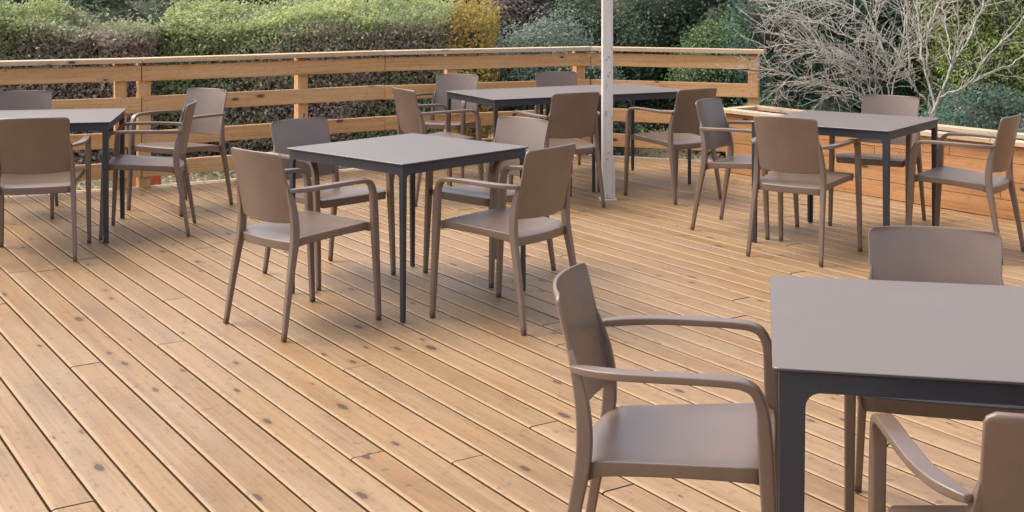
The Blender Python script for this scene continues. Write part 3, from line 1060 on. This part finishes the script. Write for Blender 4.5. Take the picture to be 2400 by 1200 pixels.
bush('teal_shrub', 'low teal-green shrub just behind the planter capping', 'shrub', lumps_for(4.7, 12.6, 1.7, 1.2, GZ, .62, 10, 7), L_TEAL, 24000, .045, 57, WG)
bush('lime_shrub', 'yellow-green shrub rising behind the arching branches near the picture edge', 'shrub', lumps_for(5.4, 13.9, 1.8, 1.5, GZ, 2.1, 12, 8), L_LIME, 46000, .045, 58, WG)
bush('blue_grey_shrub', 'small blue-grey shrub low behind the planter near the picture edge', 'shrub', lumps_for(5.05, 11.7, .8, .7, GZ, .66, 6, 9), L_GREY, 8000, .04, 59, WG)

# taller trees further back: trunks, limbs and loose crowns
def tree(label, x, y, h, w, mat, n, size, seed, lean=0.0, zc=.35, name='tree', r0=.11):
    r = random.Random(seed)
    lumps = []
    z0 = GZ + h * zc
    lumps.append(((x, y, (z0 + h) / 2), (w * .36, w * .34, (h - z0) * .42)))
    for k in range(11):
        a = r.uniform(0, 6.28); q = r.uniform(.35, .8)
        s = r.uniform(.17, .28)
        lumps.append(((x + math.cos(a) * w * .5 * q, y + math.sin(a) * w * .5 * q, r.uniform(z0, h * .92)), (w * s, w * s, w * s * .8)))
    tr = [([(x, y, GZ - .1), (x + lean * .3, y, GZ + h * .25), (x + lean, y + .05, GZ + h * .6), (x + lean * 1.1, y, h * .85)], r0, r0 * .35)]
    for k in range(4):
        a = r.uniform(0, 6.28)
        b0 = (x + lean * .5, y, GZ + h * r.uniform(.32, .5))
        tr.append(([b0, (b0[0] + math.cos(a) * w * .16, b0[1] + math.sin(a) * w * .16, b0[2] + h * .12), (b0[0] + math.cos(a) * w * .34, b0[1] + math.sin(a) * w * .34, b0[2] + h * .22)], r0 * .45, r0 * .15))
    return bush(name, label, 'tree', lumps, mat, n, size, seed, WG, tr, core=.5, shell_in=.55)

tree('dark tree with a brown trunk showing between the two hedges', -5.14, 18.6, 3.6, 4.0, L_DARK, 26000, .085, 71, zc=.55, r0=.085)
tree('grey-green tree above the purplish hedge, farthest from the post', -9.6, 19.5, 3.30, 4.8, L_GREY, 26000, .09, 72, zc=.25)
tree('olive tree standing behind the bright hedge top', -2.6, 20.5, 3.17, 4.6, L_FRESH, 26000, .09, 73, zc=.22)
tree('dark tree behind the end of the clipped hedge', .2, 20.5, 3.56, 4.8, L_DARK, 30000, .09, 74, zc=.2)
tree('dark tree behind the fresh-green shrub', 3.4, 19.5, 3.30, 4.6, L_DARK, 30000, .09, 75, zc=.2)
tree('tall green tree behind the bare shrub', 6.6, 18.5, 3.43, 4.8, L_FRESH, 30000, .085, 76, zc=.2)
tree('dark evergreen beyond the yellow-green shrub', 9.6, 17.5, 3.43, 4.8, L_DARK, 24000, .09, 77, zc=.2)
tree('dark evergreen beyond the far end of the purplish hedge', -13.2, 18.5, 3.43, 4.8, L_DARK, 22000, .09, 78, zc=.2)
# far wood closing the view
FW = []
rw = random.Random(5)
for k in range(34):
    FW.append(((-27 + k * 1.65 + rw.uniform(-.6, .6), 25 + rw.uniform(-1.2, 2.5) - abs(k - 17) * .12, rw.uniform(.2, 1.0)), (rw.uniform(1.3, 2.1), 1.3, rw.uniform(1.4, 2.0))))
wroot = bush('wood', 'dense far-off wood closing the view behind the hedges', 'wood', FW, L_DARK, 60000, .13, 91, core=.86)
wroot['kind'] = 'stuff'

# ------------------------------------------------------------------ bare shrub with arching pale stems
MAIN = [
 [(3.35, 10.0, .50), (3.42, 10.0, .68), (3.61, 9.9, .80), (3.71, 9.8, 1.0), (3.92, 9.6, 1.32), (4.15, 9.5, 1.75), (4.3, 9.5, 2.2)],
 [(3.61, 9.9, .80), (3.87, 10.0, .90), (4.15, 10.1, 1.01), (4.5, 10.2, 1.2)],
 [(3.35, 10.02, .52), (3.44, 10.05, .71), (3.56, 10.1, .96), (3.72, 10.2, 1.14), (3.88, 10.3, 1.49), (4.02, 10.4, 2.1), (4.05, 10.4, 2.7)],
 [(3.37, 10.05, .5), (3.39, 10.08, .67), (3.34, 10.2, .95), (3.38, 10.4, 1.27), (3.39, 10.5, 1.6), (3.45, 10.6, 2.3)],
 [(3.33, 9.98, .5), (3.31, 9.97, .65), (3.16, 9.9, .80), (3.10, 9.8, 1.16), (3.04, 9.7, 1.5), (2.9, 9.6, 2.1)],
 [(3.54, 10.1, .92), (3.56, 10.0, 1.19), (3.52, 9.9, 1.51), (3.5, 9.8, 2.0)],
 [(3.54, 10.1, .96), (3.56, 10.3, 1.27), (3.57, 10.4, 1.51), (3.62, 10.5, 2.1)],
 [(3.40, 10.05, .60), (3.45, 10.05, .73), (3.30, 9.9, .85), (3.23, 9.75, 1.16), (3.28, 9.7, 1.38), (3.40, 9.6, 1.6), (3.5, 9.5, 2.1)],
 [(3.92, 9.6, 1.32), (4.05, 9.65, 1.38), (4.3, 9.7, 1.46)],
]
LEFTS = [
 [(3.10, 10.4, .3), (3.14, 10.4, .65), (3.23, 10.5, .86), (3.32, 10.6, 1.27), (3.35, 10.7, 1.6), (3.4, 10.8, 2.2)],
 [(3.02, 10.4, .3), (3.02, 10.4, .65), (3.0, 10.35, .91), (2.99, 10.3, 1.18), (2.99, 10.25, 1.5), (3.02, 10.2, 2.1)],
 [(3.12, 10.42, .3), (3.13, 10.42, .66), (3.14, 10.5, .94), (3.04, 10.7, 1.36), (3.0, 10.75, 1.6), (2.9, 10.8, 2.1)],
 [(3.04, 10.4, .3), (3.01, 10.4, .69), (2.66, 10.25, .94), (2.31, 10.1, 1.08), (2.0, 10.0, 1.08)],
 [(3.02, 10.4, .3), (2.97, 10.4, .72), (2.83, 10.5, .99), (2.54, 10.6, 1.08), (2.16, 10.75, 1.19)],
 [(3.0, 10.4, .3), (2.91, 10.4, .66), (2.51, 10.3, .78), (2.25, 10.2, .85), (2.01, 10.1, .92)],
 [(3.32, 10.3, .70), (3.26, 10.3, .95), (2.96, 10.2, 1.19), (2.75, 10.1, 1.31), (2.57, 10.0, 1.49), (2.3, 9.9, 1.7)],
 [(2.99, 10.3, 1.11), (2.79, 10.4, 1.15), (2.63, 10.5, 1.25), (2.45, 10.6, 1.29), (2.19, 10.7, 1.4)],
 [(3.0, 10.4, .3), (2.91, 10.4, .58), (2.69, 10.3, .66), (2.52, 10.2, .66)],
 [(3.02, 10.42, .3), (2.94, 10.42, .67), (2.71, 10.55, .92), (2.51, 10.7, 1.22), (2.46, 10.8, 1.27)],
 [(3.05, 10.4, .3), (3.04, 10.4, .67), (3.07, 10.2, .88), (3.22, 10.0, 1.09), (3.31, 9.9, 1.24)],
 [(3.0, 10.4, .3), (2.91, 10.4, .63), (2.72, 10.5, .71), (2.37, 10.6, .76), (2.22, 10.65, .66)],
 [(3.08, 10.4, .3), (3.08, 10.4, .67), (2.85, 10.3, .95), (2.52, 10.2, 1.03), (2.26, 10.1, 1.0)],
 [(3.0, 10.3, 1.2), (2.85, 10.35, 1.38), (2.6, 10.4, 1.5), (2.3, 10.4, 1.46)],
 [(3.04, 10.7, 1.3), (2.8, 10.75, 1.42), (2.5, 10.8, 1.44), (2.2, 10.8, 1.36)],
]
def bare(name, label, base, stems, r0, seed, twn, rmin=.0035):
    rr_ = random.Random(seed)
    root = empty(name, (base[0], base[1], GZ))
    off = Vector((base[0], base[1], GZ))
    tw = bmesh.new()
    budP = []
    # root collar down to the ground
    bm = bmesh.new()
    tube(bm, [tuple(Vector((base[0] + .02, base[1] + .02, GZ - .1)) - off), tuple(Vector((base[0] - .01, base[1], 0.0)) - off), tuple(Vector((base[0], base[1], base[2])) - off)], r0 * 2.2, r0 * 1.5, 8)
    obj('trunk', bm_mesh(bm, 'trunk'), M_PALE, root)
    for st in stems:
        S = [Vector(p) - off for p in catmull(st, 6)]
        S = [p + Vector((rr_.gauss(0, .006), rr_.gauss(0, .006), rr_.gauss(0, .006))) for p in S]
        low = st[0][2] < .62
        bm = bmesh.new()
        tube(bm, S, r0 * (1.0 if low else .62), rmin, 6)
        obj('branch', bm_mesh(bm, 'branch'), M_PALE, root)
        L = sum((b_ - a).length for a, b_ in zip(S[:-1], S[1:]))
        for k in range(int(L * twn)):
            i = rr_.randrange(int(len(S) * .28), len(S) - 1)
            t = (S[i + 1] - S[i]).normalized()
            sd_ = Vector((rr_.gauss(0, 1), rr_.gauss(0, 1), rr_.gauss(.15, .8))).normalized()
            d = (t * rr_.uniform(.5, 1.2) + sd_ * .75).normalized()
            Lt = rr_.uniform(.12, .5) * (1.2 - .5 * i / len(S))
            p = S[i].copy()
            pts = [p.copy()]
            for q in range(5):
                d = (d + Vector((rr_.gauss(0, .13), rr_.gauss(0, .13), rr_.gauss(-.03, .12)))).normalized()
                p = p + d * Lt / 5
                pts.append(p.copy())
                if rr_.random() < .5:
                    e = (d + Vector((rr_.gauss(0, .8), rr_.gauss(0, .8), rr_.gauss(0, .6)))).normalized()
                    q1 = p + e * rr_.uniform(.03, .16)
                    tube(tw, [p, (p + q1) / 2 + Vector((0, 0, rr_.gauss(0, .006))), q1], .0021, .0012, 3)
                    budP.append(q1)
                budP.append(p.copy())
            tube(tw, pts, .0034, .0014, 3)
    o = obj('twig', bm_mesh(tw, 'twig'), M_PALE, root)
    o['kind'] = 'stuff'
    bp_ = np.array([tuple(p) for p in budP])
    o = obj('bud', leaf_mesh('bud', bp_, rng.normal(size=bp_.shape), .016, rng.random(len(bp_)) * .4 + .3, aspect=.8), L_LITTER, root)
    o['kind'] = 'stuff'
    tag(root, label, 'shrub')
    return root
bare('bare_shrub', 'leafless pale shrub with thick upright forked stems behind the planter table', (3.36, 10.02, .52), MAIN, .0112, 3, 12)
bare('bare_shrub', 'leafless pale shrub with thin twiggy stems arching over towards the railing end', (3.05, 10.41, .32), LEFTS, .0066, 4, 24)

# ------------------------------------------------------------------ leaf litter and low growth below the deck edge, bricks
n = 26000
x = rng.uniform(-9, 7, n); y = rng.uniform(9.0, 15.5, n)
P = np.stack([x, y, np.full(n, GZ + .02) + rng.random(n) ** 3 * .10], 1)
tone = .45 * vnoise(P, 1.1, 3) + .55 * rng.random(n)
lit = obj('leaf_litter', leaf_mesh('leaf_litter', P, np.tile([0, 0, 1.0], (n, 1)), .06, tone, .55), L_LITTER)
tag(lit, 'fallen leaves and low weeds on the earth beyond the railing', kind='stuff')

def brick_block(w, d, h):
    bm = bmesh.new()
    bmesh.ops.create_cube(bm, size=1)
    bmesh.ops.scale(bm, vec=(w, d, h), verts=bm.verts[:])
    bmesh.ops.bevel(bm, geom=bm.edges[:], offset=.004, segments=2, affect='EDGES')
    bmesh.ops.translate(bm, vec=(0, 0, h / 2), verts=bm.verts[:])
    return bm_mesh(bm, 'brick', False)
for (bx, by, w, d_, h_, rz, mt, lab) in ((-2.93, 10.25, .10, .21, .62, .2, M_BRICK, 'dark red clay block standing on the earth beyond the paired railing posts'),
                                     (-3.05, 10.30, .14, .21, .60, .1, M_BRICK2, 'orange clay block standing against the dark red one beyond the railing')):
    o = obj('clay_block', brick_block(w, d_, h_), mt)
    o.location = (bx, by, GZ - .02)
    o.rotation_euler = (0, 0, rz)
    tag(o, lab, 'clay block')
